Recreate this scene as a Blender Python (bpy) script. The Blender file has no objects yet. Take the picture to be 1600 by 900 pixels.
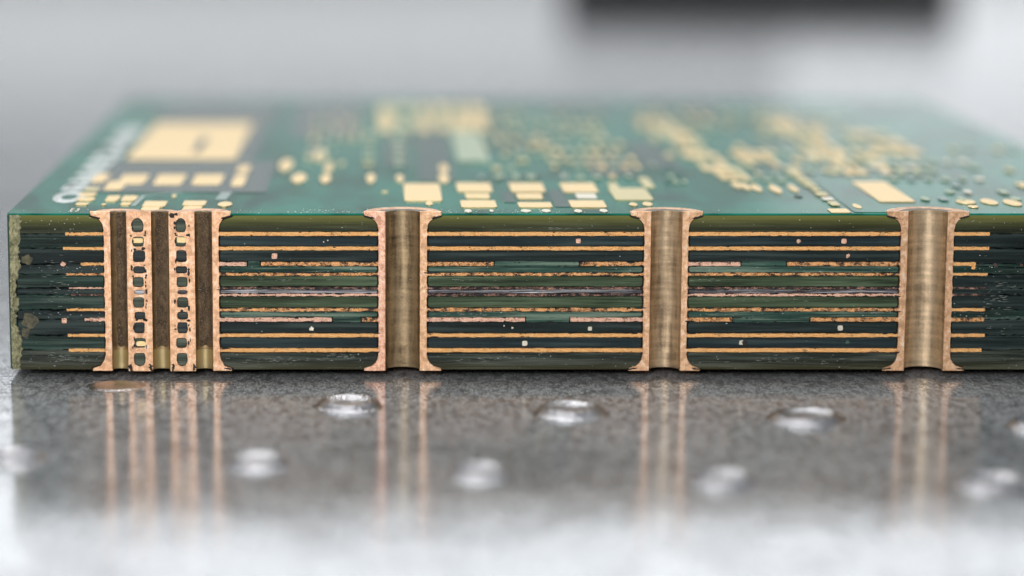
import bpy, bmesh, math, random
from mathutils import Vector, Matrix
random.seed(11)
R = random.Random(5)
C = bpy.context.scene.collection
scene = bpy.context.scene
U = 0.001                       # one photograph pixel at the cut face = 1 mm in the scene

# ------------------------------------------------------------------ camera
F = 4100.0                      # focal length in photograph pixels
PX = 600.0                      # principal column (the photograph is an off-centre crop)
PITCH = math.radians(9.32)
Z0, Z1 = 0.012, 0.2600          # board underside and top above the table
cam_d = bpy.data.cameras.new('camera'); cam = bpy.data.objects.new('camera', cam_d); C.objects.link(cam)
scene.camera = cam
ax = Vector((0, math.cos(PITCH), -math.sin(PITCH)))      # viewing axis
upv = Vector((0, math.sin(PITCH), math.cos(PITCH)))
# put the front top edge at row 333.5, at a distance where 1 px = 1 mm
top_edge = Vector((PX*U, 0, Z1))
cam.location = top_edge - ax*4.1 - upv*((450-333.5)*U)
cam.rotation_euler = (math.pi/2 - PITCH, 0, 0)
cam_d.sensor_width = 36.0
cam_d.lens = 36.0*F/1600.0
cam_d.shift_x = (800-PX)/1600.0
cam_d.clip_start = 0.05; cam_d.clip_end = 200
cam_d.dof.use_dof = True
cam_d.dof.focus_distance = 4.10
cam_d.dof.aperture_fstop = cam_d.lens*0.001/0.132
CL = cam.location.copy()

def ray(px, py):
    return (ax + Vector((1,0,0))*((px-PX)/F) + upv*((450-py)/F))
def on_plane(px, py, z):
    d = ray(px, py); t = (z-CL.z)/d.z
    return CL + d*t
def front(px, py):              # point on the cut face y=0 (py measured on the verticals through the principal column)
    d = ray(PX, py); t = -CL.y/d.y
    return (px*U, (CL + d*t).z)
def fz(py): return front(0, py)[1]

# ------------------------------------------------------------------ world and lamps
w = bpy.data.worlds.new('World'); scene.world = w; w.use_nodes = True
bg = w.node_tree.nodes['Background']; bg.inputs[0].default_value = (0.93, 0.96, 1.0, 1); bg.inputs[1].default_value = 0.36
def area(name, loc, target, sx, sy, power, col=(1,1,1)):
    l = bpy.data.lights.new(name, 'AREA'); l.shape = 'RECTANGLE'; l.size = sx; l.size_y = sy; l.energy = power; l.color = col
    o = bpy.data.objects.new(name, l); C.objects.link(o); o.location = loc
    o.rotation_euler = (Vector(target)-Vector(loc)).to_track_quat('-Z', 'Y').to_euler()
    return o
area('softbox_overhead', (0.2, 1.2, 4.4), (0.7, 0.3, 0), 2.0, 1.3, 100, (1, .99, .97))
area('softbox_front', (-0.5, -5.4, 2.3), (0.8, 0, 0.1), 2.6, 1.5, 185, (1, .98, .95))
area('softbox_back', (1.0, 22, 6.9), (0.8, 0, 0), 20.0, 4.2, 520, (.97, .98, 1))
area('fill_back_low', (1.0, 22, 1.15), (0.8, 0, 0), 26.0, 1.15, 80, (.96, .98, 1))  # added unseen lamp, kept low so its reflection brightens the table behind
area('fill_back_right', (9.0, 22, 2.6), (0.8, 0, 0), 9.0, 4.0, 60, (.96, .98, 1))  # extra lamp added out of view to whiten mask and table on the right
vs = scene.view_settings
vs.view_transform = 'Standard'; vs.look = 'None'; vs.exposure = 0.0; vs.gamma = 1.0; vs.use_curve_mapping = False

# ------------------------------------------------------------------ materials
class N:
    def __init__(s, name):
        s.m = bpy.data.materials.new(name); s.m.use_nodes = True
        s.t = s.m.node_tree; s.p = s.t.nodes['Principled BSDF']
        s.co = s.t.nodes.new('ShaderNodeTexCoord')
    def new(s, t, **kw):
        n = s.t.nodes.new(t)
        for k, v in kw.items():
            if k.startswith('_'): setattr(n, k[1:], v)
            else: n.inputs[k].default_value = v
        return n
    def link(s, a, b): s.t.links.new(a, b)
    def coords(s, scale=(1,1,1), off=(0,0,0), geo=False):
        mp = s.new('ShaderNodeMapping')
        if geo: g = s.new('ShaderNodeNewGeometry'); s.link(g.outputs['Position'], mp.inputs['Vector'])
        else: s.link(s.co.outputs['Object'], mp.inputs['Vector'])
        mp.inputs['Scale'].default_value = scale; mp.inputs['Location'].default_value = off
        return mp.outputs[0]
    def noise(s, scale, st=(1,1,1), detail=4, rough=.6, off=(0,0,0), geo=True, dist=0):
        n = s.new('ShaderNodeTexNoise'); n.inputs['Scale'].default_value = scale; n.inputs['Detail'].default_value = detail
        n.inputs['Roughness'].default_value = rough; n.inputs['Distortion'].default_value = dist
        s.link(s.coords(st, off, geo), n.inputs['Vector']); return n.outputs['Fac']
    def ramp(s, fac, stops):
        r = s.new('ShaderNodeValToRGB'); e = r.color_ramp.elements
        while len(e) < len(stops): e.new(.5)
        for k, (p, c) in enumerate(stops):
            e[k].position = p; e[k].color = (c if isinstance(c, tuple) else (c, c, c)) + (1,)
        s.link(fac, r.inputs[0]); return r.outputs[0]
    def mix(s, fac, a, b, mode='MIX'):
        m = s.new('ShaderNodeMix', _data_type='RGBA', _blend_type=mode)
        for sock, v in ((m.inputs[0], fac), (m.inputs[6], a), (m.inputs[7], b)):
            if isinstance(v, (float, int)): sock.default_value = v
            elif isinstance(v, tuple): sock.default_value = v + (1,)
            else: s.link(v, sock)
        return m.outputs[2]
    def z(s):
        g = s.new('ShaderNodeNewGeometry'); x = s.new('ShaderNodeSeparateXYZ'); s.link(g.outputs['Position'], x.inputs[0]); return x
    def rng(s, v, a, b, c=0., d=1.):
        m = s.new('ShaderNodeMapRange'); m.inputs[1].default_value = a; m.inputs[2].default_value = b
        m.inputs[3].default_value = c; m.inputs[4].default_value = d; s.link(v, m.inputs[0]); return m.outputs[0]
    def math(s, op, a, b=0.):
        m = s.new('ShaderNodeMath', _operation=op)
        for sock, v in ((m.inputs[0], a), (m.inputs[1], b)):
            if isinstance(v, (float, int)): sock.default_value = v
            else: s.link(v, sock)
        return m.outputs[0]
    def bump(s, h, strength, dist=.001):
        b = s.new('ShaderNodeBump'); b.inputs['Strength'].default_value = strength; b.inputs['Distance'].default_value = dist
        s.link(h, b.inputs['Height']); s.link(b.outputs[0], s.p.inputs['Normal'])
    def set(s, **kw):
        names = dict(col='Base Color', rough='Roughness', metal='Metallic', spec='Specular IOR Level', coat='Coat Weight', coatr='Coat Roughness', ior='IOR', aniso='Anisotropic')
        for k, v in kw.items():
            i = s.p.inputs[names[k]]
            if isinstance(v, tuple): i.default_value = v + (1,)
            elif isinstance(v, (float, int)): i.default_value = v
            else: s.link(v, i)
        return s.m

def mat_copper(name, base, pale, dark, dirt, rough=.38, fine=420):
    n = N(name)
    a = n.noise(fine, (1,1,1), 5, .65); b = n.noise(90, (1,1,1), 3, .6, off=(3,1,7)); g = n.noise(900, (.6,1,1.6), 2, .7)
    c = n.mix(n.ramp(a, [(.38, 0.), (.62, 1.)]), base, pale)
    spots = n.math('GREATER_THAN', n.math('ADD', n.math('MULTIPLY', a, .6), n.math('MULTIPLY', b, .55)), 1.0-dirt)
    mask = n.ramp(n.math('ADD', n.math('MULTIPLY', g, .5), n.math('MULTIPLY', b, .5)), [(max(0, dirt-.03), 1.), (dirt+.05, 0.)])
    c = n.mix(mask, c, dark)
    if fine < 350:
        c = n.mix(n.ramp(b, [(.40, .6), (.50, 0.)]), c, tuple(q*.62 for q in base)); c = n.mix(n.ramp(b, [(.54, 0.), (.66, .7)]), c, (1., .82, .64))
        v = n.noise(75, (2.6, 1, .5), 5, .7, off=(2, 8, 1), dist=.6)
        c = n.mix(n.ramp(v, [(.47, 0.), (.497, .55), (.503, .55), (.53, 0.)]), c, (.62, .26, .17))
        e = n.noise(500, (1,1,1), 3, .7, off=(9,2,1)); c = n.mix(n.ramp(e, [(.60, 0.), (.70, .3)]), c, (.6, .28, .15))
        n.bump(n.math('ADD', n.math('ADD', a, g), n.math('MULTIPLY', v, 1.2)), .4, .001)
    else: n.bump(n.math('ADD', a, g), .6, .0014)
    return n.set(col=c, metal=n.ramp(mask, [(0, .92), (1, .2)]), rough=n.ramp(a, [(.3, rough-.1), (.7, rough+.15)]))
M = {}
M['foil'] = mat_copper('copper_foil_clean', (.93, .42, .135), (1., .63, .29), (.07, .03, .015), .385, .42)
M['foil_rough'] = mat_copper('copper_foil_rough', (.90, .40, .13), (1., .58, .3), (.03, .012, .01), .468, .42)
M['foil_pink'] = mat_copper('copper_foil_pink', (.85, .45, .32), (.98, .68, .52), (.08, .03, .02), .41, .4)
M['foil_dark'] = mat_copper('copper_foil_tarnished', (.42, .2, .14), (.7, .42, .33), (.012, .008, .008), .52, .5)
M['copper'] = mat_copper('plated_copper_cut', (.82, .45, .25), (.95, .65, .42), (.2, .08, .04), .35, .42, 260)
M['copper_worn'] = mat_copper('plated_copper_stained', (.84, .42, .26), (.97, .66, .5), (.16, .055, .03), .385, .42, 300)
M['copper_warm'] = mat_copper('plated_copper_warm', (.76, .44, .24), (.90, .61, .38), (.18, .07, .035), .33, .42, 260)

def mat_lam(name, c0, c1, c2, streak=.5, edge_glow=None, rough=.33):
    n = N(name)
    a = n.noise(60, (.10, 1, 3.2), 4, .55); b = n.noise(230, (.05, 1, 2.2), 4, .65, off=(5,0,2)); s = n.noise(900, (1,1,1), 2, .5)
    l = n.noise(14, (.5,1,1.5), 3, .5, off=(1,0,4))
    c = n.mix(n.ramp(a, [(.35, 0.), (.68, 1.)]), c0, c1)
    c = n.mix(n.ramp(b, [(.50, 0.), (.68, streak)]), c, c2)
    w2 = n.noise(34, (.12, 1, 3.4), 2, .5, off=(7,0,3)); c = n.mix(n.ramp(w2, [(.5, 0.), (.66, .55)]), c, c2)
    c = n.mix(n.ramp(w2, [(.34, .6), (.46, 0.)]), c, tuple(q*.45 for q in c0))
    c = n.mix(n.ramp(l, [(.45, 0.), (.7, .5)]), c, c1)
    if edge_glow:
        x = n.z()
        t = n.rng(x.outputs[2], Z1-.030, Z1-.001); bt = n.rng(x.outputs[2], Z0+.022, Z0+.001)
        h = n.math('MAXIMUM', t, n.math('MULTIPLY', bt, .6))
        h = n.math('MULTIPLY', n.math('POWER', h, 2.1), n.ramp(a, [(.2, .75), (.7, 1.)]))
        c = n.mix(h, c, edge_glow)  # paints light soaking into the olive resin at the top and bottom edges
    fl = n.ramp(s, [(.735, 0.), (.76, 1.)])
    c = n.mix(n.math('MULTIPLY', fl, .55), c, (.5, .55, .48))
    n.bump(n.math('ADD', b, s), .35, .0008)
    return n.set(col=c, rough=n.ramp(b, [(.3, rough-.02), (.7, rough+.2)]), spec=.16)
M['core'] = mat_lam('laminate_core_dark', (.007, .013, .0135), (.016, .027, .027), (.07, .10, .09), .3)
M['core_blue'] = mat_lam('laminate_core_blue', (.009, .018, .021), (.020, .036, .040), (.07, .10, .10), .3)
M['prepreg'] = mat_lam('resin_prepreg_olive', (.022, .034, .017), (.062, .092, .048), (.18, .25, .15), .5)
M['resin'] = mat_lam('resin_prepreg_green', (.010, .028, .022), (.04, .11, .085), (.32, .42, .32), .55)
M['glassy'] = mat_lam('glass_fibre_band', (.012, .012, .014), (.12, .11, .125), (.8, .8, .85), 1.)
M['outer'] = mat_lam('outer_ply_olive_glow', (.012, .017, .010), (.030, .036, .018), (.09, .1, .06), .4, edge_glow=(.26, .26, .065))
M['outer_low'] = mat_lam('outer_ply_lower', (.009, .013, .010), (.026, .032, .024), (.16, .18, .15), .6, edge_glow=(.12, .10, .03))
M['window'] = mat_lam('window_resin', (.035, .045, .035), (.10, .125, .09), (.24, .26, .2), .5)
M['window_dark'] = mat_lam('window_resin_dark', (.012, .016, .018), (.05, .06, .06), (.12, .13, .12), .5)
M['end'] = mat_lam('end_laminate', (.008, .013, .012), (.016, .05, .036), (.12, .16, .14), .45)

n = N('glass_fibre_pale'); M['fibre'] = n.set(col=n.mix(n.noise(200), (.16, .2, .17), (.55, .58, .52)), rough=.35)
n = N('board_body_dark'); M['body'] = n.set(col=(.012, .008, .006), rough=.6)
n = N('board_side_green'); M['side'] = n.set(col=n.mix(n.noise(40, (1,1,3)), (.02, .06, .04), (.06, .11, .07)), rough=.45)

# solder mask
n = N('solder_mask_green')
a = n.noise(7, (1, .45, 1), 3, .55); b = n.noise(26, (1, .22, 1), 2, .5, off=(3,3,0)); s = n.noise(300, (1,.5,1), 3, .6)
c = n.mix(n.ramp(a, [(.40, 0.), (.60, 1.)]), (.003, .10, .068), (.012, .23, .158))
c = n.mix(n.ramp(b, [(.47, 0.), (.56, .45)]), c, (.02, .25, .175))
n.bump(s, .12, .001)
M['mask'] = n.set(col=c, rough=.14, spec=.06)
n = N('solder_mask_dark'); n.bump(n.noise(300), .12, .001); M['mask_dark'] = n.set(col=n.mix(n.noise(12), (.004, .062, .045), (.008, .09, .068)), rough=.16, spec=.09)
n = N('bare_laminate'); n.bump(n.noise(300), .12, .001); M['mask_grey'] = n.set(col=n.mix(n.noise(9), (.045, .085, .078), (.06, .105, .095)), rough=.17, spec=.12)
n = N('gold_pad'); sp = n.noise(160, (1,1,1), 3)
n.bump(n.noise(500), .15, .001)
M['gold'] = n.set(col=n.mix(n.ramp(sp, [(.4, 0.), (.7, 1.)]), (.93, .69, .33), (.99, .78, .45)), metal=.8, rough=.42)
n = N('gold_pad_dull'); M['gold_dull'] = n.set(col=n.mix(n.noise(60), (.66, .58, .30), (.78, .70, .40)), metal=.7, rough=.45)
n = N('masked_pad'); M['pad_masked'] = n.set(col=n.mix(n.noise(30), (.30, .42, .28), (.42, .50, .33)), metal=.3, rough=.4)
n = N('tin_pad'); M['tin'] = n.set(col=(.86, .80, .66), metal=.6, rough=.4)
n = N('silkscreen_white'); M['silk'] = n.set(col=n.mix(n.noise(200), (.72, .78, .78), (.86, .9, .9)), rough=.6)
n = N('silkscreen_faint'); M['silk_faint'] = n.set(col=(.36, .45, .43), rough=.6)

# hole barrels
def mat_barrel(name, c0, c1, c2, band):
    n = N(name)
    a = n.noise(45, (1,1,1.6), 5, .65); g = n.noise(420, (.8,.8,1.4), 4, .7); r = n.noise(28, (.1,.1,3.5), 3, .5, off=(0,0,9))
    c = n.mix(n.ramp(a, [(.36, 0.), (.66, 1.)]), c0, c1)
    c = n.mix(n.ramp(g, [(.50, 0.), (.68, .6)]), c, c2)
    c = n.mix(n.ramp(r, [(.40, .35), (.56, 0.)]), c, (.05, .032, .018))
    vs_ = n.noise(60, (1.2, 1.2, .12), 3, .5, off=(4,2,0))
    c = n.mix(n.ramp(vs_, [(.42, 0.), (.60, .4)]), c, c2)
    c = n.mix(n.ramp(vs_, [(.36, .4), (.46, 0.)]), c, tuple(q*.45 for q in c0))
    if band:
        t = n.math('GREATER_THAN', n.math('ADD', n.z().outputs[2], n.math('MULTIPLY', a, .006)), .0445)
        c = n.mix(t, (.52, .40, .20), c)
    n.bump(n.math('ADD', n.math('MULTIPLY', g, 1.), r), .35, .0014)
    return n.set(col=c, metal=.72, rough=n.ramp(g, [(.3, .32), (.7, .48)]))
M['barrel_dark'] = mat_barrel('hole_wall_brown', (.26, .165, .075), (.44, .29, .14), (.62, .45, .24), True)
M['barrel_mid'] = mat_barrel('hole_wall_umber', (.18, .12, .065), (.46, .33, .18), (.66, .5, .31), False)
M['barrel_tan'] = mat_barrel('hole_wall_tan', (.38, .265, .16), (.68, .50, .31), (.84, .66, .45), False)
n = N('tarnished_ring'); M['ring'] = n.set(col=n.mix(n.noise(200), (.10, .095, .07), (.22, .20, .15)), metal=.5, rough=.45)

n = N('burnt_deposit'); a = n.noise(120, (1,1,.6), 5, .7); b = n.noise(500, (1,1,1), 3, .7)
c = n.mix(n.ramp(a, [(.36, 0.), (.64, 1.)]), (.05, .032, .019), (.17, .11, .06)); c = n.mix(n.ramp(b, [(.53, 0.), (.68, .8)]), c, (.42, .30, .18))
n.bump(n.math('ADD', a, b), .9, .002); M['deposit'] = n.set(col=c, metal=.4, rough=.4)
# routed edge crust
n = N('routed_edge_crust')
a = n.noise(70, (1,1,1), 6, .7); b = n.noise(300, (1,1,1), 4, .7)
c = n.mix(n.ramp(a, [(.36, 0.), (.62, 1.)]), (.09, .10, .04), (.58, .54, .30))
c = n.mix(n.ramp(b, [(.5, 0.), (.68, .9)]), c, (.70, .66, .48))
n.bump(n.math('ADD', a, b), 1.0, .004); M['crust'] = n.set(col=c, rough=.3)

n = N('resin_stain'); a = n.noise(90, (1,1,1), 6, .7)
M['stain'] = n.set(col=n.mix(n.ramp(a, [(.4, 0.), (.62, 1.)]), (.03, .03, .02), (.15, .13, .06)), rough=.35)
# table
n = N('brushed_steel')
fine = n.noise(70, (1, .42, 1), 7, .75, dist=.4); grain = n.noise(230, (1, .34, 1), 4, .8); big = n.noise(1.3, (1, .8, 1), 4, .6); mid = n.noise(9, (.6, 1.2, 1), 4, .6)
c = n.mix(n.ramp(mid, [(.38, 0.), (.64, 1.)]), (.58, .61, .635), (.68, .71, .735))
c = n.mix(n.ramp(grain, [(.40, .6), (.53, 0.)]), c, (.28, .28, .28)); c = n.mix(n.ramp(grain, [(.56, 0.), (.66, .6)]), c, (.9, .9, .9)); c = n.mix(n.ramp(fine, [(.34, .8), (.48, 0.)]), c, (.2, .2, .2))
c = n.mix(n.ramp(big, [(.4, 0.), (.62, .4)]), c, (.72, .735, .76))
scr = n.noise(60, (.10, .8, 1), 5, .75, off=(4,4,0)); sm = n.noise(5, (.8, 1, 1), 5, .65, off=(2,7,0), dist=1.2)
c = n.mix(n.ramp(sm, [(.36, .5), (.5, 0.)]), c, (.34, .34, .345)); c = n.mix(n.ramp(scr, [(.60, 0.), (.72, .6)]), c, (.85, .86, .88))
lines = n.noise(150, (.03, 1, 1), 3, .6, off=(1,5,0))
n.bump(n.math('ADD', n.math('MULTIPLY', lines, .38), n.math('ADD', n.math('MULTIPLY', fine, .10), n.math('MULTIPLY', grain, .06))), .5, .0016)
mt = n.math('MULTIPLY', n.ramp(grain, [(.50, .84), (.63, .6)]), n.ramp(fine, [(.42, .88), (.56, .62)]))
tint = n.mix(n.ramp(grain, [(.42, 1.), (.54, 0.)]), (.80, .82, .84), (.3, .3, .3))
tint = n.mix(n.ramp(fine, [(.40, .8), (.50, 0.)]), tint, (.24, .24, .24))
tint = n.mix(n.ramp(sm, [(.38, .55), (.52, 0.)]), tint, (.36, .36, .37))
tint = n.mix(n.ramp(grain, [(.57, 0.), (.66, .9)]), tint, (1., 1., 1.))
tint = n.mix(n.ramp(scr, [(.58, 0.), (.68, .7)]), tint, (1., 1., 1.))
n.link(tint, n.p.inputs['Specular Tint'])
M['table'] = n.set(col=c, metal=mt, rough=n.ramp(mid, [(.3, .065), (.7, .11)]))
n = N('polished_steel'); g = n.noise(160, (1,1,1), 4, .6); n.bump(g, .7, .004)
M['dimple'] = n.set(col=(.52, .52, .54), metal=1.0, rough=.19)
n = N('black_block'); a = n.noise(6, (.3, 1, 3), 3)
n.bump(n.noise(60), .2, .002)
M['block'] = n.set(col=n.ramp(a, [(.35, (.010, .011, .012)), (.68, (.05, .052, .055))]), rough=.4, spec=.4)
n = N('black_block_groove'); M['groove'] = n.set(col=(.008, .008, .008), rough=.5)

# ------------------------------------------------------------------ mesh helpers
def finish(name, me, mat, parent=None, smooth=False, loc=None):
    me.materials.append(mat)
    if smooth:
        for p in me.polygons: p.use_smooth = True
    o = bpy.data.objects.new(name, me); C.objects.link(o)
    if loc is not None: o.location = loc
    if parent: o.parent = parent
    return o
def frombm(name, bm, mat, parent=None, smooth=False):
    bmesh.ops.recalc_face_normals(bm, faces=bm.faces)
    me = bpy.data.meshes.new(name); bm.to_mesh(me); bm.free()
    return finish(name, me, mat, parent, smooth)
def inset_pts(pts, d):          # pts counter-clockwise in (x, z)
    n = len(pts); out = []
    for i in range(n):
        a, b, c = pts[i-1], pts[i], pts[(i+1) % n]
        e1 = Vector((b[0]-a[0], b[1]-a[1])); e2 = Vector((c[0]-b[0], c[1]-b[1]))
        nn = Vector((-e1.y, e1.x)).normalized() + Vector((-e2.y, e2.x)).normalized()
        if nn.length < 1e-6: nn = Vector((0, 0))
        else: nn.normalize()
        out.append((b[0]+nn.x*d, b[1]+nn.y*d))
    return out
def prism(name, pts, y0, y1, mat, parent, bev=.0008, bm=None):
    """outline in (x,z) counter-clockwise seen from the front, front face at y0, back at y1"""
    own = bm is None
    if own: bm = bmesh.new()
    f = [bm.verts.new((x, y0, z)) for x, z in inset_pts(pts, bev)]
    m = [bm.verts.new((x, y0+bev, z)) for x, z in pts]
    b = [bm.verts.new((x, y1, z)) for x, z in pts]
    n = len(pts); bm.faces.new(f)
    for i in range(n):
        j = (i+1) % n
        bm.faces.new((f[i], m[i], m[j], f[j])); bm.faces.new((m[i], b[i], b[j], m[j]))
    if own: return frombm(name, bm, mat, parent)
def wob(seed):
    rr = random.Random(seed); ph = [(rr.uniform(.02, .5), rr.uniform(0, 6.28), rr.uniform(.3, 1)) for _ in range(7)]
    return lambda x: sum(a*math.sin(x*k+p)/(1+k*2.2) for k, p, a in ph)*.7
def round_rect(x0, x1, ya, yb, r, jit=.35, rough_end=0):
    """pixel rect -> ccw outline with uneven long sides"""
    w1, w2 = wob(R.random()), wob(R.random()); p = []
    r = min(r, (yb-ya)/2.02, (x1-x0)/2.02)
    def arc(cx, cy, a0, a1):
        for k in range(4):
            a = math.radians(a0+(a1-a0)*k/3); p.append((cx+r*math.cos(a), cy+r*math.sin(a)))
    step = 4.0
    arc(x0+r, yb-r, 180, 90)                       # bottom left (pixel rows grow downward)
    xs = []; x = x0+r+step
    while x < x1-r-step/2: xs.append(x); x += step*R.uniform(.6, 1.3)
    p += [(x, yb + w1(x)*jit + R.uniform(-.5,.5)*jit) for x in xs]
    arc(x1-r, yb-r, 90, 0)
    arc(x1-r, ya+r, 0, -90)
    p += [(x, ya + w2(x)*jit + R.uniform(-.5,.5)*jit) for x in reversed(xs)]
    arc(x0+r, ya+r, -90, -180)
    return [front(a, b) for a, b in p]

# ------------------------------------------------------------------ table
def tag(o, label, cat, group=None):
    o['label'] = label; o['category'] = cat
    if group: o['group'] = group
bm = bmesh.new()
xs = [-30, -6, -2, 0, 2, 4, 8, 32]; ys = [-3.2, -2.2, -1.5]+[-1.4+.05*k for k in range(28)]+[0, 1, 3, 8, 20, 60]
def table_z(y):                 # the plate bows down very slightly towards the viewer
    return 0.0 if y > 0 else (-.0131*y*y if y > -1.2 else -.0131*1.44 + .0131*2.4*(y+1.2))
g = [[bm.verts.new((x, y, table_z(y))) for x in xs] for y in ys]
for j in range(len(ys)-1):
    for i in range(len(xs)-1): bm.faces.new((g[j][i], g[j][i+1], g[j+1][i+1], g[j+1][i]))
table = frombm('steel_table_surface', bm, M['table'], None, True); table['kind'] = 'structure'

def dimple_mesh():
    prof = [(.000, .0030), (.012, .0029), (.020, .0028), (.027, .0032), (.031, .0046), (.0345, .0072), (.0370, .0082), (.0392, .0074), (.0410, .0048), (.0425, .0022), (.045, .0005), (.050, -.0004)]
    bm = bmesh.new(); S = 40; rings = []
    c = bm.verts.new((0, 0, prof[0][1]))
    for r, z in prof[1:]:
        r *= 1.1; z *= .95 + .1*math.sin(r*200)
        rings.append([bm.verts.new((r*math.cos(2*math.pi*k/S), r*math.sin(2*math.pi*k/S), z + .0006*math.sin(3*2*math.pi*k/S+r*90))) for k in range(S)])
    for k in range(S): bm.faces.new((c, rings[0][k], rings[0][(k+1) % S]))
    for a, b in zip(rings, rings[1:]):
        for k in range(S): bm.faces.new((a[k], b[k], b[(k+1) % S], a[(k+1) % S]))
    bmesh.ops.recalc_face_normals(bm, faces=bm.faces)
    me = bpy.data.meshes.new('raised_dimple'); bm.to_mesh(me); bm.free()
    me.materials.append(M['dimple'])
    for p in me.polygons: p.use_smooth = True
    return me
dm = dimple_mesh()
for px, py, s in ((181, 600, .8), (545, 630, .93), (891, 640, 1.0), (1260, 651, 1.02), (1633, 662, 1.0), (18, 713, .85), (403, 720, .85), (750, 737, .82), (1128, 748, .85), (1550, 754, .88)):
    p = on_plane(px, py, .004); p = on_plane(px, py, .004+table_z(p.y))
    o = bpy.data.objects.new('raised_dimple', dm); C.objects.link(o); o.parent = table
    o.location = (p.x, p.y, table_z(p.y)); o.rotation_euler = (0, 0, R.uniform(0, 6)); o.scale = (s*1.08, s*1.08, 1.1 if py > 610 else .3)

# ------------------------------------------------------------------ black block behind
a = on_plane(868, 2, 0); b = on_plane(1500, 10, 0)
blk = bpy.data.objects.new('black_block', None); C.objects.link(blk); blk.location = ((a.x+b.x)/2, (a.y+b.y)/2, 0)
tag(blk, 'dark grey rectangular block out of focus on the steel table behind the board', 'block')
W = b.x-a.x; ang = math.atan2(b.y-a.y, b.x-a.x); blk.rotation_euler = (0, 0, ang)
def box(name, x0, x1, y0, y1, z0, z1, mat, parent, bev=0.0):
    bm = bmesh.new(); bmesh.ops.create_cube(bm, size=1)
    for v in bm.verts: v.co = Vector((x0+(v.co.x+.5)*(x1-x0), y0+(v.co.y+.5)*(y1-y0), z0+(v.co.z+.5)*(z1-z0)))
    if bev: bmesh.ops.bevel(bm, geom=bm.edges[:], offset=bev, segments=2, affect='EDGES')
    return frombm(name, bm, mat, parent)
box('body', -W/2, W/2, 0, 1.2, .012, .215, M['block'], blk, .012)
box('base_plate', -W/2+.03, W/2-.02, .02, 1.18, .0, .012, M['groove'], blk)
box('front_rail', -W/2+.12, W/2-.3, -.02, .01, .05, .07, M['groove'], blk, .004)
box('top_cap', -W/2+.05, W/2-.05, .05, 1.15, .215, .23, M['block'], blk, .006)

# ------------------------------------------------------------------ the circuit board
board = bpy.data.objects.new('circuit_board', None); C.objects.link(board)
XL, XR, DEPTH = 10*U, 1834*U, 2.0
board.location = (0, 0, 0)
tag(board, 'thick green multilayer circuit board cut through its copper plated holes', 'circuit board')

# holes: inner left, inner right, outer wall width, flange radius, materials
holes = [(172, 197.3, 8.6, 40, 'barrel_dark'), (235.7, 263.3, 8.6, 30, 'barrel_dark'), (303.4, 330.5, 11.5, 43, 'barrel_dark'),
         (602.5, 656, 12, 61, 'barrel_mid'), (1018, 1066.3, 11.3, 57, 'barrel_tan'), (1420, 1481, 12, 65, 'barrel_tan')]
HC = [((a+b)/2, (b-a)/2) for a, b, *_ in holes]

def outline_xy(y_front, grow):
    """board outline from above with half round notches at the holes"""
    pts = [(XL+.004, y_front)]
    for cx, r in HC:
        rr = (r+grow)*U; dx = math.sqrt(max(rr*rr - y_front*y_front, 1e-9)) if rr > y_front else 0
        if dx == 0: continue
        a0 = math.atan2(y_front, -dx); a1 = math.atan2(y_front, dx)
        for k in range(25):
            a = a0+(a1-a0)*k/24
            pts.append((cx*U+rr*math.cos(a), rr*math.sin(a)))
    pts += [(XR, y_front), (XR, DEPTH), (XL, DEPTH), (XL, y_front+.012)]
    return pts
def slab(name, pts, z0, z1, mat, parent, bev=0):
    bm = bmesh.new(); n = len(pts)
    lo = [bm.verts.new((x, y, z0)) for x, y in pts]
    hi0 = [bm.verts.new((x, y, z1-bev)) for x, y in pts]
    ip = inset_pts(pts, bev) if bev else pts
    bm.faces.new(lo)
    if bev:
        hi = [bm.verts.new((x, y, z1)) for x, y in ip]
        for i in range(n): bm.faces.new((hi0[i], hi0[(i+1) % n], hi[(i+1) % n], hi[i]))
    else: hi = hi0
    bm.faces.new(hi)
    for i in range(n): bm.faces.new((lo[i], lo[(i+1) % n], hi0[(i+1) % n], hi0[i]))
    return frombm(name, bm, mat, parent)
slab('laminate_body', outline_xy(.009, 4), Z0+.0012, Z1-.003, M['body'], board)
slab('solder_mask', outline_xy(.0, 6), Z1-.003, Z1, M['mask'], board, bev=.0009)
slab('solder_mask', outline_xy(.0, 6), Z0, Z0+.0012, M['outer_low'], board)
# side skin on the left edge
box('left_edge_face', XL-.0006, XL+.004, .013, DEPTH, Z0+.002, Z1-.0035, M['side'], board)

# rows of copper: centre row px, half thickness
ROW = dict(a=(365.5, 3.1), b=(388.2, 2.9), c=(412.5, 3.1), d=(428.6, 2.3), e=(450.2, 1.7), f=(460.8, 1.9), g=(484, 2.6), h=(499.4, 3.2), i=(524, 2.9), j=(547.2, 3.1))
# dielectric layers (rows) and their materials
DI = [(335.2, 362, 'outer'), (369, 384.8, 'core_blue'), (391.5, 408.8, 'core'), (416.3, 425.8, 'resin'), (431.5, 447.8, 'prepreg'), (452.6, 458.3, 'glassy'),
      (463.4, 480.8, 'prepreg'), (487.2, 495.6, 'resin'), (503.2, 520.5, 'core'), (527.4, 543.6, 'core_blue'), (551, 577.2, 'outer_low')]

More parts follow.
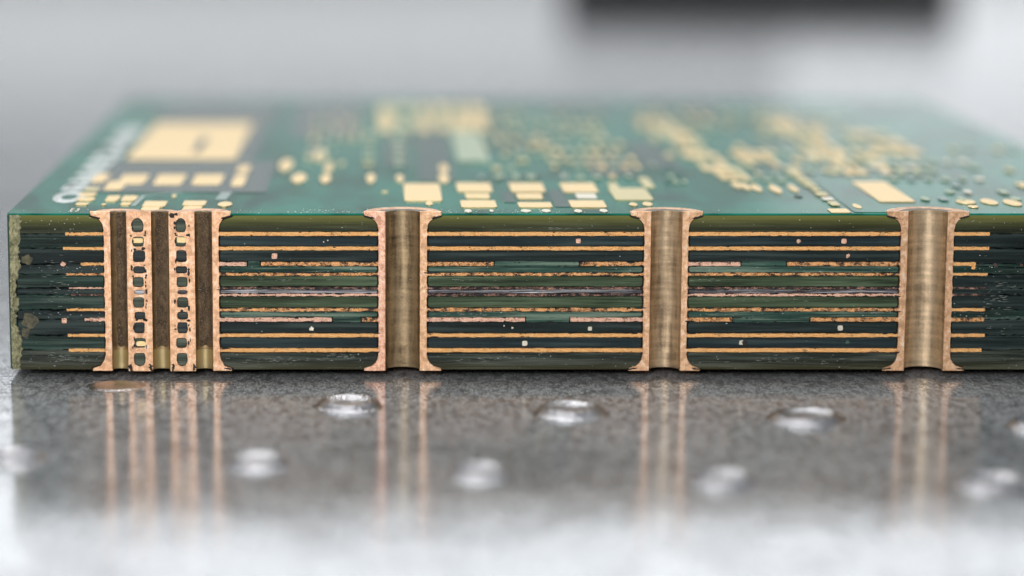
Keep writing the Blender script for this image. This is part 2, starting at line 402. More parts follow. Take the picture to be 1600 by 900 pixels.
def wall_plate(inner, side, wall, flange, mat, seed):
    """cut face of one plated wall with its top and bottom pads; side -1 = left of the hole"""
    rr = random.Random(seed); pts_o = []
    y = 330.6
    T = [(flange, 330.4), (flange+.2, 333.5), (flange-1, 337.0), (flange-7, 338.6), (flange-12, 341.2), (wall+4.5, 345.5), (wall+1.2, 350.5), (wall, 357)]
    # T gives distance from the hole edge (flange measured from the hole edge)
    pts_o += T
    yy = 360.0
    rows = sorted(v[0] for v in ROW.values())
    while yy < 553:
        near = min(abs(yy-r) for r in rows)
        add = 1.6*math.exp(-(near/3.2)**2)
        pts_o.append((wall-.7+add+rr.uniform(-.35, .35), yy)); yy += rr.uniform(1.8, 2.8)
    B = [(wall, 556), (wall+1.5, 562), (wall+5, 567.5), (flange-12, 571.6), (flange-6, 573.4), (flange-.5, 575.0), (flange, 579.4)]
    pts_o += B
    pts = [(inner + side*d, y) for d, y in pts_o]
    # inner edge: nearly straight
    yy = 579.4; inn = []
    while yy > 331: inn.append((inner + rr.uniform(-.12, .12), yy)); yy -= 6
    inn.append((inner, 330.4))
    P = [front(a, b) for a, b in pts + inn]
    if side < 0: pass
    area2 = sum(P[i-1][0]*P[i][1]-P[i][0]*P[i-1][1] for i in range(len(P)))
    if area2 < 0: P.reverse()
    return prism('copper_wall', P, -.0006, .006, M[mat], board, .0007)

def lathe_half(name, cx, prof, mat, smooth=True, S=28, y_start=.0015):
    """prof: list of (radius px, z) ; half turn behind the cut face"""
    bm = bmesh.new(); cols = []
    for k in range(S+1):
        a = math.pi*k/S
        cols.append([bm.verts.new((cx*U - r*U*math.cos(a), max(r*U*math.sin(a), 0)+y_start, z)) for r, z in prof])
    for k in range(S):
        for i in range(len(prof)-1): bm.faces.new((cols[k][i], cols[k][i+1], cols[k+1][i+1], cols[k+1][i]))
    bmesh.ops.remove_doubles(bm, verts=bm.verts, dist=1e-6)
    return frombm(name, bm, mat, board, smooth)

for k, ((a, b, wl, fl, bm_), (cx, r)) in enumerate(zip(holes, HC)):
    # barrel: inner surface, with slight waviness down the hole
    prof = []; nz = 40; rr = random.Random(k)
    for i in range(nz+1):
        z = Z0-.0010+(Z1+.0014-(Z0-.0010))*i/nz
        prof.append((r+.35*math.sin(i*1.3+k)*(.6 if k < 3 else .35)+rr.uniform(-.12, .12), z))
    lathe_half('hole_wall', cx, prof, M[bm_])
    # pad around the hole on the top face and underneath
    z = Z1+.0022
    lathe_half('top_pad', cx, [(r+ (wl if k > 2 else 6)+2, Z1+.0016), (r+(wl if k > 2 else 6)+3, z), (fl-.8, z), (fl, z-.0008), (fl, Z1-.004)], M['copper' if k < 4 else 'copper_warm'], False, 40)
    lathe_half('pad_ring', cx, [(r, Z1-.004), (r+.5, Z1+.0010), (r+(wl if k > 2 else 6)+2.4, Z1+.0019)], M['ring'], False, 40)
    lathe_half('bottom_pad', cx, [(r, Z0-.0012), (fl, Z0-.0012), (fl, Z0+.002)], M['copper'], False, 30)

def deposit(cx, r, a0, a1, za, zb, mat, seed, taper=0.):
    rr = random.Random(seed); bm = bmesh.new(); nz, na = 46, 14; g = []
    for j in range(nz+1):
        t = j/nz; z = za+(zb-za)*t
        d = taper*t; j0 = rr.uniform(-1, 1)+3*math.sin(j*.23+seed); j1 = rr.uniform(-1, 1)+3*math.sin(j*.17+2)
        e0, e1 = a0+d+j0, a1-d+j1; row = []
        if j in (0, nz): e0, e1 = e0+8, e1-8
        for i in range(na+1):
            a = math.radians(e0+(e1-e0)*i/na); q = r-(.9 if 0 < i < na and 0 < j < nz else -.4)-rr.uniform(0, .35)
            row.append(bm.verts.new((cx*U-q*U*math.cos(a), q*U*math.sin(a)+.0015, z+(.0012*math.sin(i*.7+seed)*max(0, 1-t*4)))))
        g.append(row)
    for j in range(nz):
        for i in range(na): bm.faces.new((g[j][i], g[j+1][i], g[j+1][i+1], g[j][i+1]))
    frombm('wall_deposit', bm, M[mat], board, True)
for k, (a0, a1) in enumerate(((62, 158), (48, 135), (50, 160))): deposit(HC[k][0], HC[k][1], a0, a1, .046, .2605, 'deposit', k+40)
wall_plate(172, -1, 11.4, 31.5, 'copper', 1)
wall_plate(330.5, 1, 11.4, 30, 'copper', 2)
wall_plate(602.5, -1, 12, 34, 'copper_worn', 3); wall_plate(656, 1, 12.2, 34.5, 'copper_warm', 4)
wall_plate(1018, -1, 11.2, 33, 'copper_warm', 5);  wall_plate(1066.3, 1, 11, 32, 'copper_warm', 6)
wall_plate(1420, -1, 11.8, 34, 'copper_warm', 7); wall_plate(1481, 1, 11.8, 34, 'copper_warm', 8)

# webs between the three small holes: copper with windows
WIN = [(340.4, 362.6, 'dome'), (369.6, 385.4, ''), (390.8, 409.6, ''), (415.8, 427.2, ''), (432.8, 448.4, ''), (452.8, 460.2, 'eye'), (464.2, 480.8, ''), (487, 499.4, ''), (503.2, 520.8, ''), (527.8, 543.4, ''), (551.2, 572.4, 'cup')]
def window_outline(x0, x1, ya, yb, kind, rr):
    p = []; n = 26; cx, cy = (x0+x1)/2, (ya+yb)/2; hx, hy = (x1-x0)/2, (yb-ya)/2
    for k in range(n):
        t = 2*math.pi*k/n; c, s = math.cos(t), math.sin(t)
        e = 5.0
        if kind == 'eye': e = 2.4
        if kind == 'dome' and s < 0: e = 2.0
        if kind == 'cup' and s > 0: e = 2.0
        q = (abs(c)**e+abs(s)**e)**(-1/e)
        p.append((cx+hx*c*q+rr.uniform(-.45, .45), cy+hy*s*q+rr.uniform(-.3, .3)))
    return p
def web(x0, x1, wx0, wx1, seed):
    rr = random.Random(seed); bm = bmesh.new(); edges = []; outs = []
    def loop(P):
        vs = [bm.verts.new((p[0], 0, p[1])) for p in P]
        for i in range(len(vs)): edges.append(bm.edges.new((vs[i-1], vs[i])))
    def seg(a, b, n): return [(a[0]+(b[0]-a[0])*k/n + rr.uniform(-.1, .1), a[1]+(b[1]-a[1])*k/n) for k in range(n)]
    o = seg((x0, 330.4), (x1, 330.4), 6)+seg((x1, 330.4), (x1, 579.6), 30)+seg((x1, 579.6), (x0, 579.6), 6)+seg((x0, 579.6), (x0, 330.4), 30)
    loop([front(*p) for p in o])
    for ya, yb, kd in WIN:
        d = rr.uniform(-1, 1)
        q = window_outline(wx0+d+rr.uniform(-.8, .8), wx1+d+rr.uniform(-.6, .8), ya, yb, kd, rr); outs.append((q, ya)); loop([front(*p) for p in q])
    bmesh.ops.triangle_fill(bm, use_beauty=True, edges=edges)
    f0 = bm.faces[:]
    ex = bmesh.ops.extrude_face_region(bm, geom=f0)
    for v in [g_ for g_ in ex['geom'] if isinstance(g_, bmesh.types.BMVert)]: v.co.y = .006
    for v in bm.verts:
        if v.co.y < .001: v.co.y = -.0006
    frombm('copper_web', bm, M['copper'], board)
    for idx, (q, ya) in enumerate(outs):
        P = [front(*p) for p in q]
        a2 = sum(P[i-1][0]*P[i][1]-P[i][0]*P[i-1][1] for i in range(len(P)))
        if a2 < 0: P.reverse()
        prism('window_resin', inset_pts(P, .0006), .0002, .006, M[['window', 'window', 'window_dark', 'window_dark', 'window', 'glassy', 'window', 'window_dark', 'window_dark', 'window', 'window'][idx]], board, .001)
        if rr.random() < .75 and idx not in (0, 10, 5, 6, 4):      # burnt specks beside the windows
            for _ in range(rr.randint(1, 3)):
                sx = rr.choice((wx0-2.2, wx1+1.5)) if rr.random() < .4 else rr.uniform(wx0, wx1); sy = ya-2.5+rr.uniform(-1.5, 1.5); s = rr.uniform(.9, 2.4)
                blob('burn_speck', sx, sy, s*1.5, s, M['body'], rr, -.0009)
def blob(name, cx, cy, hx, hy, mat, rr, y0=-.0012, n=9, square=False):
    p = []
    for k in range(n):
        t = 2*math.pi*k/n+.3; j = rr.uniform(.7, 1.2)
        if square: q = (abs(math.cos(t))**6+abs(math.sin(t))**6)**(-1/6); j = rr.uniform(.93, 1.05)*q
        p.append(front(cx+hx*math.cos(t)*j, cy-hy*math.sin(t)*j))
    return prism(name, p, y0, .003, mat, board, .0002)
web(197.3, 235.7, 206.5, 224.5, 21); web(263.3, 303.4, 274.4, 291, 22)

# dielectric blocks
def dielectric(x0, x1, ya, yb, mat, r=4.5, jit=.35):
    return prism('dielectric_layer', round_rect(x0, x1, ya, yb, r, jit), .0004, .0095, M[mat], board, .0008)
def outer_block(x0, x1, top):
    """outer ply whose corners follow the pads' fillets"""
    if top: P = [(x0+.6, 361.4), (x0+2, 362.3), (x1-2, 362.3), (x1-.6, 361.4), (x1-.8, 353), (x1-2.4, 348), (x1-8, 343), (x1-20, 339.4), (x1-22.5, 337.5), (x1-23, 336.7), (x0+23, 336.7), (x0+22.5, 337.5), (x0+20, 339.4), (x0+8, 343), (x0+2.4, 348), (x0+.8, 353)]
    else: P = [(x0+22.5, 577.2), (x1-22.5, 577.2), (x1-21.5, 575.6), (x1-16, 573.8), (x1-7, 570.5), (x1-3, 566), (x1-1, 559), (x1-1, 552.6), (x1-2, 551), (x0+2, 551), (x0+1, 552.6), (x0+1, 559), (x0+3, 566), (x0+7, 570.5), (x0+16, 573.8), (x0+21.5, 575.6)]
    Q = [front(*p) for p in P]
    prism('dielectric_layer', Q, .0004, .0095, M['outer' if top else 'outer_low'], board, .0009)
def lip(x0, x1):                # thin mask edge along the top and bottom between pads
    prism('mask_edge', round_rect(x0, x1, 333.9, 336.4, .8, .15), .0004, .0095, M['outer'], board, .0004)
def foil(x0, x1, row, mat='foil', jit=.45, dt=0, dy=0):
    cy, h = ROW[row]; cy += dy; h += dt+.15; jit *= .7
    return prism('copper_foil', round_rect(x0, x1, cy-h, cy+h, 1.2, jit), -.0005, .007, M[mat], board, .0005)

def region(x0, x1, c_parts, h_parts, mats=None):
    """between two plated walls, x0/x1 the walls' outer faces"""
    lip(x0+22, x1-22)
    outer_block(x0, x1, True); outer_block(x0, x1, False)
    for i, (ya, yb, m) in enumerate(DI[1:-1]): dielectric(x0+.9, x1-.9, ya, yb, m)
    foil(x0, x1, 'a', 'foil', .4); foil(x0, x1, 'b', 'foil', .4)
    foil(x0, x1, 'd', 'foil_rough', .8); foil(x0, x1, 'e', 'foil_dark', 1.0); foil(x0, x1, 'f', 'foil_dark' if R.random() < .4 else 'foil_pink', .9)
    foil(x0, x1, 'g', 'foil_rough', .8); foil(x0, x1, 'i', 'foil', .5); foil(x0, x1, 'j', 'foil', .4)
    for row, parts in (('c', c_parts), ('h', h_parts)):
        cy, h = ROW[row]
        edges = [x0]
        for (p0, p1, m) in parts: foil(p0, p1, row, m, .5); edges += [p0, p1]
        edges.append(x1)
        for g0, g1 in zip(edges[::2], edges[1::2]):
            if g1-g0 > 6:
                prism('resin_fill', round_rect(g0+1.2, g1-1.2, cy-h-1.2, cy+h+1.2, 2.5, .4), .0002, .008, M['resin'], board, .0006)
region(342, 590.5, [(341, 385, 'foil_pink'), (407, 591, 'foil_rough')], [(341, 518, 'foil_pink'), (565, 591, 'foil_rough')])
region(668.4, 1006.6, [(668, 772, 'foil_rough'), (907, 1007, 'foil_rough')], [(668, 822, 'foil_pink'), (893, 1007, 'foil_pink')])
region(1077.4, 1408.2, [(1077, 1159, 'foil_pink'), (1232, 1409, 'foil_rough')], [(1077, 1148, 'foil_rough'), (1271, 1409, 'foil_rough')])

# left end: bands, stubs, crust
B = [334, 365.5, 388.2, 412.5, 428.6, 450.2, 460.8, 484, 499.4, 524, 547.2, 577.2]
def bands(x0, x1, mats, first_in, last_in):
    for i in range(11):
        ya, yb = B[i]+.3, B[i+1]-.3
        if i == 0:
            P = [(x0, yb), (x1, yb), (x1, 353) if last_in else (x1, 336), (x1-2, 347), (x1-8, 342), (x1-20, 339), (x1-22, 334.2), (x0, 334.2)] if last_in else [(x0, yb), (x1, yb), (x1, 334.2), (x0+22, 334.2), (x0+20, 339), (x0+8, 342), (x0+2, 347), (x0, 353)]
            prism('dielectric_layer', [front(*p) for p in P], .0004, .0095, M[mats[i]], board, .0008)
        elif i == 10:
            P = [(x0, yb), (x1-22, yb), (x1-20, 574), (x1-7, 570), (x1-1, 562), (x1, ya), (x0, ya)] if last_in else [(x0+22, yb), (x1, yb), (x1, ya), (x0, ya), (x0+1, 562), (x0+7, 570), (x0+20, 574)]
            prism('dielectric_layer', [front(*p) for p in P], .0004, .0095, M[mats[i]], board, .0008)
        else: prism('dielectric_layer', round_rect(x0, x1, ya, yb, .8, 1.1), .0004+R.uniform(0, .0005), .0095, M[mats[i]], board, .0008)
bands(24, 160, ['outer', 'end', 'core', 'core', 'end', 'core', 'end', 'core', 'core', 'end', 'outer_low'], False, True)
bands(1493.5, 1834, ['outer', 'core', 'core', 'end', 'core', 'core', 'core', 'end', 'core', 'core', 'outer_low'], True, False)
for x0, x1, row, m in ((101, 161, 'a', 'foil'), (97, 161, 'b', 'foil'), (124.5, 161, 'c', 'foil'), (101, 161, 'd', 'foil_rough'), (105, 161, 'e', 'foil_pink'), (108, 161, 'f', 'foil_dark'),
                       (101, 161, 'g', 'foil'), (129, 161, 'h', 'foil_pink'), (102, 161, 'i', 'foil'), (103, 161, 'j', 'foil')):
    foil(x0, x1, row, m, .5, -.5)
for x0, x1, row, m in ((1492, 1548, 'a', 'foil'), (1492, 1548, 'b', 'foil'), (1492, 1528, 'c', 'foil'), (1492, 1547, 'd', 'foil'), (1492, 1546, 'e', 'foil_dark'), (1492, 1545, 'f', 'foil_dark'),
                       (1492, 1545, 'g', 'foil'), (1492, 1544, 'h', 'foil_rough'), (1492, 1546, 'i', 'foil'), (1492, 1542, 'j', 'foil')):
    foil(x0, x1, row, m, .5, -.3)
rr = random.Random(77)
for x, y, s, sq, m in ((96.8, 412.5, 4.2, 0, 'foil_pink'), (97, 501, 4.2, 1, 'foil_pink'), (428.5, 400, 4.6, 1, 'foil_pink'), (486.5, 513.5, 3.8, 0, 'tin'), (904, 376.5, 4.0, 1, 'foil_pink'), (821.5, 536.5, 4.2, 1, 'tin'),
                      (924, 513.3, 3.2, 1, 'tin'), (1249, 377, 3.6, 0, 'foil_pink'), (1320, 376.8, 4.2, 1, 'foil_pink'), (1327, 399.8, 3.6, 0, 'foil_pink'), (1318, 512.5, 4.2, 1, 'tin'), (1163, 535, 4.2, 0, 'tin'), (1330, 534.5, 3.0, 1, 'resin'),
                      (1524, 418, 3.2, 0, 'foil'), (1558, 414, 2.6, 0, 'foil_dark'), (1599, 414, 2.6, 0, 'foil_dark'), (512, 375.5, 1.3, 0, 'tin'), (802, 512, 1.8, 0, 'tin'), (789, 509, 1.3, 0, 'tin'), (505.5, 378, 1.2, 0, 'tin')):
    blob('copper_fleck', x, y, s, s*.95, M[m], rr, -.0010, 12, bool(sq))
blob('pit', 1168.5, 536, 4.6, 4.2, M['body'], rr, -.0016, 12)

# bright window fills in the webs
for x, y, w_, h_ in ((215, 375.8, 8, 4), (283, 374.8, 7.6, 4.6), (217, 537, 7, 4)):
    blob('copper_fleck', x, y, w_, h_, M['gold'], rr, -.0006, 12, True)

# tiny chips and dust on the cut face: one stuff part
def specks(name, n, area_f, mat, smin, smax):
    bm = bmesh.new()
    for _ in range(n):
        x, y, z = area_f(); s = R.uniform(smin, smax)*U
        ret = bmesh.ops.create_icosphere(bm, subdivisions=1, radius=s)
        sx, sz = R.uniform(.6, 2.6), R.uniform(.4, 1)
        for v in ret['verts']: v.co = Vector((v.co.x*sx+x, v.co.y*.6+y, v.co.z*sz+z))
    o = frombm(name, bm, mat, board); o['kind'] = 'stuff'; return o
def fa():
    x = R.choice((R.uniform(40, 155), R.uniform(345, 588), R.uniform(672, 1003), R.uniform(1080, 1405), R.uniform(1495, 1600)))
    return x*U, -.0002, fz(R.choice((R.uniform(340, 360), R.uniform(552, 576), R.uniform(340, 576), R.uniform(488, 496), R.uniform(416, 425))))
specks('dust', 320, fa, M['silk'], .25, .65)
def fb():
    x = R.gauss(510, 40) if R.random() < .3 else (R.gauss(745, 60) if R.random() < .4 else R.uniform(30, 1600))
    return x*U, R.uniform(.003, .05), Z1+.0003
specks('dust', 130, fb, M['silk'], .3, .9)
def fc():
    x = R.choice((R.uniform(343, 590), R.uniform(669, 1006), R.uniform(1078, 1408), R.uniform(103, 160)))
    row = R.choice('cdefgh' if R.random() < .8 else 'abij'); cy, h = ROW[row]
    return x*U, -.0007, fz(cy+R.choice((-1, 1))*h*R.uniform(.5, 1.1))
specks('burn_specks', 1300, fc, M['body'], .35, 1.1)
def fd():
    x0, x1 = R.choice(((343, 590), (669, 1006), (1078, 1408)))
    row = R.choice('cdefghij' if R.random() < .4 else 'efdg'); cy, h = ROW[row]
    x = R.choice((x0+abs(R.gauss(0, 9)), x1-abs(R.gauss(0, 9)))) if row in 'abij' or R.random() < .3 else R.uniform(x0, x1)
    return x*U, -.0006, fz(cy+R.choice((-1, 1))*h*R.uniform(.7, 1.1))
bm = bmesh.new(); rr = random.Random(8)
def flat_burn(x, y, hx, hy):
    P = [front(x+hx*math.cos(t*.7)*rr.uniform(.6, 1.2), y-hy*math.sin(t*.7)*rr.uniform(.5, 1.3)) for t in range(9)]
    prism('', P, -.0011-rr.random()*.0002, .002, None, None, .0002, bm)
for _ in range(260):
    x, y, z = fd(); q = bm; row_y = 0
    cy = min((v for v in ROW.values()), key=lambda v: abs(fz(v[0])-z))
    flat_burn(x/U, cy[0]+R.choice((-1, 1))*cy[1]*R.uniform(.75, 1.2), R.uniform(2, 9), R.uniform(.5, 1.5))
# burnt voids under the pads' tips
for a_, sg in ((141.5, 1), (359.5, -1), (570.5, 1), (689, -1), (986.5, 1), (1097, -1), (1387.5, 1), (1514, -1)):
    for k_ in range(5): flat_burn(a_+sg*(2+k_*2.6), 338.2+k_*.65, rr.uniform(2.4, 4), rr.uniform(1., 1.9))
    if rr.random() < .8:
        for k_ in range(4): flat_burn(a_+sg*(1+k_*2.8), 576.6-k_*.4, rr.uniform(2, 3.5), rr.uniform(.9, 1.7))
for wx0, wx1 in ((200, 232), (267, 300)):
    for sx in (wx0, wx1):
        for k_ in range(5): flat_burn(sx+rr.uniform(-1, 2), 570+k_*2+rr.uniform(-.5, .5), rr.uniform(1.5, 3.5), rr.uniform(1, 2.6))
    for k_ in range(26): flat_burn(rr.choice((wx0+5.5, wx1-6))+rr.uniform(-1.5, 1.5), rr.uniform(345, 545), rr.uniform(.8, 2.2), rr.uniform(1.5, 4.5))
flat_burn(269, 337, 5, 4); flat_burn(275, 335, 4, 2.5)
o = frombm('burn_marks', bm, M['body'], board); o['kind'] = 'stuff'

bm = bmesh.new(); rr = random.Random(31)
def scratch(x, y, ln, h, sl):
    P = [(x-ln/2, y-sl/2+h), (x-ln*.1, y+h*.7), (x+ln/2, y+sl/2), (x+ln*.1, y-h*.7), (x-ln*.3, y-sl*.3-h*.3)]
    prism('', [front(a, b) for a, b in P], .0001-rr.random()*.0003, .002, None, None, .0001, bm)
for cx_, cy_, sx_, sy_, n_ in ((535, 556, 22, 4, 26), (450, 562, 70, 6, 40), (100, 560, 34, 7, 46), (760, 560, 60, 5, 22), (875, 357, 20, 2, 16), (420, 493, 60, 2, 34), (740, 491, 60, 2, 26), (960, 491, 24, 2, 16), (1120, 491, 34, 2, 16), (1370, 489, 30, 2, 12), (1100, 422, 18, 2, 10), (1250, 562, 90, 6, 22), (460, 452.5, 80, 1.5, 60), (840, 454, 110, 1.5, 50), (1240, 454, 110, 1.5, 50), (1570, 470, 24, 50, 60), (90, 440, 26, 60, 50), (460, 437, 70, 3, 14), (720, 438, 50, 2, 12), (1100, 437, 60, 2, 12), (1200, 468, 120, 3, 14)):
    for _ in range(n_): scratch(rr.gauss(cx_, sx_*.6), rr.gauss(cy_, sy_*.5), rr.uniform(2, 11), rr.uniform(.12, .38), rr.uniform(-.8, .8))
o = frombm('glass_fibre_ends', bm, M['fibre'], board); o['kind'] = 'stuff'
# crust on the routed left end
bm = bmesh.new(); rr = random.Random(3); nz, nx = 70, 9; g = []
for j in range(nz+1):
    yy = 335.5+(576.5-335.5)*j/nz
    xr = 27+2.5*math.sin(j*.35)+rr.uniform(-2.6, 2.6)+ (4*math.sin(j*.09+1))
    row = []
    for i in range(nx+1):
        t = i/nx; x = 12.6+(xr-12.6)*t
        if j < 3: x = max(x, 12.6+(3-j)*.8)
        if j > nz-3: x = max(x, 12.6+(j-nz+3)*1.2)
        yfr = -.0012-.0042*math.sin(math.pi*min(1, t*1.1+.05))*rr.uniform(.25, 1.) if 0 < i < nx else (.004 if i == 0 else .0006)
        q = front(x, yy); row.append(bm.verts.new((q[0]+(rr.uniform(-.0008, .0008) if 0 < i < nx else 0), yfr, q[1])))
    g.append(row)
for j in range(nz):
    for i in range(nx): bm.faces.new((g[j][i], g[j+1][i], g[j+1][i+1], g[j][i+1]))
frombm('routed_edge', bm, M['crust'], board)
for x, y, hx, hy in ((40, 406, 9, 8), (42, 501, 13, 12), (36, 520, 7, 9)):
    blob('resin_stain', x, y, hx, hy, M['stain'], rr, .0002, 14)
# corner post behind the crust (rounded vertical corner of the board)
bm = bmesh.new(); prof = []
for k in range(7):
    a = math.pi+ (math.pi/2)*k/6; prof.append((XL+.006+.006*math.cos(a), .0065+.006*math.sin(a)))
prof += [(XL+.012, .0012), (XL+.012, .02), (XL, .02)]
slab('corner', prof, Z0+.0008, Z1-.0028, M['side'], board)

# ------------------------------------------------------------------ top side artwork
def top_rect(x0, x1, yf, yb, z):
    a = on_plane(x0, yf, z); b = on_plane(x1, yf, z); c = on_plane((x0+x1)/2, yb, z)
    return a.x, b.x, max(a.y, .0008), c.y
count = [0]
def world_pad(x0, x1, ya, yb, mat='gold', name='gold_pad', th=.0014, round_=False, z=None):
    z0 = Z1+.0002 if z is None else z
    if round_:
        cx, cy, rx, ry = (x0+x1)/2, (ya+yb)/2, (x1-x0)/2, (yb-ya)/2
        pts = [(cx+rx*math.cos(k*math.pi/7), cy+ry*math.sin(k*math.pi/7)) for k in range(14)]
    else:
        c = min(min(x1-x0, yb-ya)*.12, .003)
        pts = [(x0+c, ya), (x1-c, ya), (x1, ya+c), (x1, yb-c), (x1-c, yb), (x0+c, yb), (x0, yb-c), (x0, ya+c)]
    count[0] += 1; z0 += count[0]*3e-6
    return slab(name, pts, z0, z0+th, M[mat], board, bev=min(.0005, th*.4))
def pad(x0, x1, yf, yb, mat='gold', **kw):
    r = top_rect(x0, x1, yf, yb, Z1+.001); return world_pad(*r, mat=mat, **kw)
# areas without copper beneath (greyer) and darker windows
for q in ((135, 415, 300, 252, 'mask_grey'), (193, 395, 251, 160, 'mask_grey'), (452, 560, 215, 160, 'mask_grey'), (1335, 1395, 331, 285, 'mask'), (655, 712, 283, 206, 'mask_dark'), (600, 640, 262, 212, 'mask_dark'), (478, 500, 245, 190, 'mask_dark'), (788, 806, 316, 300, 'mask_dark'), (868, 892, 323, 296, 'mask_dark'),
          (1010, 1068, 265, 222, 'mask_dark'), (925, 1000, 275, 245, 'mask_dark'), (1350, 1410, 178, 165, 'mask_dark'), (1080, 1130, 176, 164, 'mask_dark'), (860, 960, 180, 164, 'mask_dark')):
    pad(*q[:4], mat=q[4], name='mask_area', th=.0006)
P1 = [(197, 368, 248, 193), (596, 606, 300, 299),
      (182, 224, 287, 273), (238, 283, 288, 273), (298, 344, 288, 273), (360, 380, 290, 274), (369, 388, 269, 259), (141, 163, 284, 272), (161, 190, 296, 283),
      (163, 183, 314, 306), (188, 211, 313.5, 306), (187, 203, 320.5, 317), (221, 257, 323, 314.5), (219, 247, 328.4, 324), (284, 320, 321, 314), (284, 313, 328.4, 322.5),
      (117, 137, 320, 317.3), (120, 146, 313.5, 309), (122, 148, 306, 301.5),
      (632, 691, 314, 287), (715, 770, 299.5, 286), (728, 766, 310, 302.5), (721, 777, 324, 313.5), (799, 853, 299.5, 286), (809, 849, 310.5, 302.5), (811, 864, 324, 316.5),
      (881, 936, 300, 286), (893, 949, 324, 313.5), (1375, 1431, 315.5, 284), (1300, 1331, 332.8, 326.5)]
for q in P1: pad(*q)
pad(300, 313, 238, 216, 'mask_grey', name='mask_area', z=Z1+.0016)
pad(902, 934, 310, 302.5, 'tin'); pad(131, 153, 297.5, 293, 'gold_dull')
pad(962, 1022, 312.5, 294, 'gold_dull'); pad(955, 970, 296, 286, 'gold_dull'); pad(1008, 1024, 293, 278, 'gold_dull')
for q in ((338, 361, 323, 315.5), (665, 677, 321, 315), (726, 738, 332, 327.5), (765, 772, 331, 328), (814, 831, 331.6, 327.6), (847, 862, 331.6, 327.4), (898, 911, 332, 327.6), (938, 951, 331.6, 327), (985, 998, 322, 317), (1006, 1022, 322, 316),
          (433, 455, 267, 249), (453, 477, 286, 271), (499, 516, 286, 272), (505, 519, 269, 257), (488, 508, 252, 233), (572, 586, 286, 271), (619, 631, 285, 273), (686, 703, 286, 272), (687, 702, 270, 257), (1149, 1162, 294, 284), (1164, 1177, 297, 286), (1180, 1195, 299, 288), (1211, 1227, 302, 289), (1240, 1252, 300, 289),
          (1338, 1350, 326, 319), (1187, 1193, 276, 268), (267, 274, 309, 304), (157, 165, 321, 318.5), (1500, 1530, 319, 312), (1516, 1532, 325, 321), (1541, 1566, 320, 311), (1578, 1604, 322, 312)):
    pad(*q, mat='tin' if q[2] > 326 else 'gold', round_=True)
pad(1243, 1257, 309, 305, 'body', name='pit', round_=True, th=.0003)
# far gold field and its smaller pads
gold_fields = []
gold_fields.append((588, 770, 205, 165)); pad(715, 765, 252, 206, 'pad_masked')
for q in ((1018, 1076, 216, 186), (1078, 1122, 250, 205), (1100, 1150, 268, 240), (1128, 1178, 283, 262), (1165, 1228, 262, 236), (1228, 1300, 215, 192), (1275, 1330, 245, 215), (1300, 1365, 275, 240), (1375, 1450, 245, 205), (1360, 1390, 262, 244), (1200, 1250, 200, 188)): gold_fields.append(q)
def field(x0, x1, yf, yb, nx, ny, prob, mats, sz=.55, rnd=.5):
    r = top_rect(x0, x1, yf, yb, Z1)
    for i in range(nx):
        for j in range(ny):
            if R.random() > prob: continue
            cx = r[0]+(r[1]-r[0])*(i+.5)/nx; cy = r[2]+(r[3]-r[2])*(j+.5)/ny
            hx = (r[1]-r[0])/nx*sz/2*R.uniform(.7, 1.1); hy = (r[3]-r[2])/ny*sz/2*R.uniform(.7, 1.1)
            world_pad(cx-hx, cx+hx, cy-hy, cy+hy, R.choice(mats), round_=R.random() < rnd)
for q in gold_fields: field(*q, 3 if q[1]-q[0] < 150 else 6, 3, .9, ['gold', 'gold', 'gold_dull'], .86, .25)
field(560, 590, 262, 208, 1, 6, 1, ['pad_masked', 'pad_masked', 'gold_dull'])
field(608, 640, 262, 208, 1, 6, .9, ['pad_masked'])
field(470, 560, 262, 180, 5, 9, .6, ['pad_masked', 'pad_masked', 'gold_dull'])
field(760, 870, 282, 175, 6, 11, .5, ['pad_masked', 'gold_dull', 'mask_grey'])
field(860, 1010, 268, 175, 8, 9, .6, ['pad_masked', 'gold_dull', 'gold', 'gold'])
field(1040, 1080, 290, 255, 3, 4, .5, ['pad_masked', 'mask'])
field(1040, 1240, 250, 175, 8, 7, .5, ['pad_masked', 'gold_dull', 'gold'])
field(1240, 1480, 275, 175, 10, 8, .6, ['gold_dull', 'gold', 'pad_masked'])
field(1150, 1260, 288, 270, 5, 2, .5, ['pad_masked'])
field(1296, 1320, 324, 262, 1, 9, 1, ['tin', 'gold_dull'], .75, 0)
field(1440, 1640, 318, 250, 7, 7, .55, ['pad_masked', 'tin', 'silk_faint'])
field(1650, 1790, 325, 230, 5, 8, .5, ['gold_dull', 'pad_masked', 'gold'])
field(770, 1000, 284, 215, 9, 6, .45, ['gold', 'pad_masked', 'gold_dull'], .5)
field(715, 950, 285, 272, 9, 1, .6, ['silk_faint', 'pad_masked'], .5)

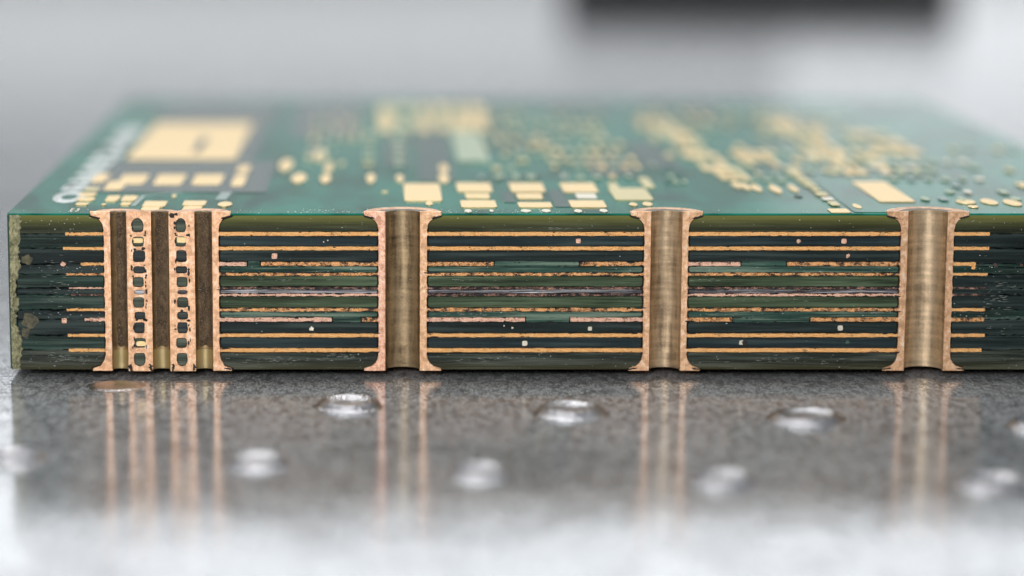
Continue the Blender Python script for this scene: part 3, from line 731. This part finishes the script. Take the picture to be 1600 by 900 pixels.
def strip(pts, wd, mat, name='silkscreen_line'):
    bm = bmesh.new()
    for (a, b) in zip(pts, pts[1:]):
        A = on_plane(*a, Z1); Bq = on_plane(*b, Z1); d = (Bq-A).normalized(); nrm = Vector((-d.y, d.x, 0))*wd/2
        v = [bm.verts.new((p.x, max(p.y, .001), Z1+h)) for h in (.0001, .0007) for p in (A-nrm, Bq-nrm, Bq+nrm, A+nrm)]
        for f in ((3,2,1,0), (4,5,6,7), (0,1,5,4), (1,2,6,5), (2,3,7,6), (3,0,4,7)): bm.faces.new([v[i] for i in f])
    return frombm(name, bm, M[mat], board)
strip([(208, 322), (225, 306), (345, 295)], .008, 'silk_faint'); strip([(345, 312), (362, 292), (408, 195)], .018, 'silk_faint')
strip([(408, 195), (412, 165)], .02, 'silk_faint')

def letters(body, x, y, sx, sy, rot, mat, gap, bold):
    dirv = Vector((math.cos(rot), math.sin(rot))); at = 0.0
    for ch in body:
        cu = bpy.data.curves.new('letter', 'FONT'); cu.body = ch; cu.size = 1; cu.offset = bold; cu.resolution_u = 3
        o = bpy.data.objects.new('letter', cu); C.objects.link(o); bpy.context.view_layer.update()
        me = bpy.data.meshes.new_from_object(o.evaluated_get(bpy.context.evaluated_depsgraph_get()))
        bpy.data.objects.remove(o)
        vx = [v.co.x for v in me.vertices]; x0, x1 = min(vx), max(vx)
        me.transform(Matrix.Translation((-x0, 0, 0))); me.transform(Matrix.Diagonal((sx, sy, 1, 1))); me.transform(Matrix.Rotation(rot, 4, 'Z'))
        me.transform(Matrix.Translation((x+dirv.x*at, y+dirv.y*at, 0))); at += (x1-x0)*sx+gap
        bm = bmesh.new(); bm.from_mesh(me); bpy.data.meshes.remove(me)
        ex = bmesh.ops.extrude_face_region(bm, geom=bm.faces[:])
        for v in [g_ for g_ in ex['geom'] if isinstance(g_, bmesh.types.BMVert)]: v.co.z = .0006
        for v in bm.verts: v.co.z += Z1+.0002
        frombm('silkscreen_letter', bm, M[mat], board)
p = on_plane(121, 317.5, Z1)
letters('OB16032-0481', p.x, p.y, .175, .064, math.pi/2, 'silk', .012, .06)
p = on_plane(108, 331, Z1)
letters('E3', p.x, p.y, .013, .05, 0, 'tin', .003, .02)
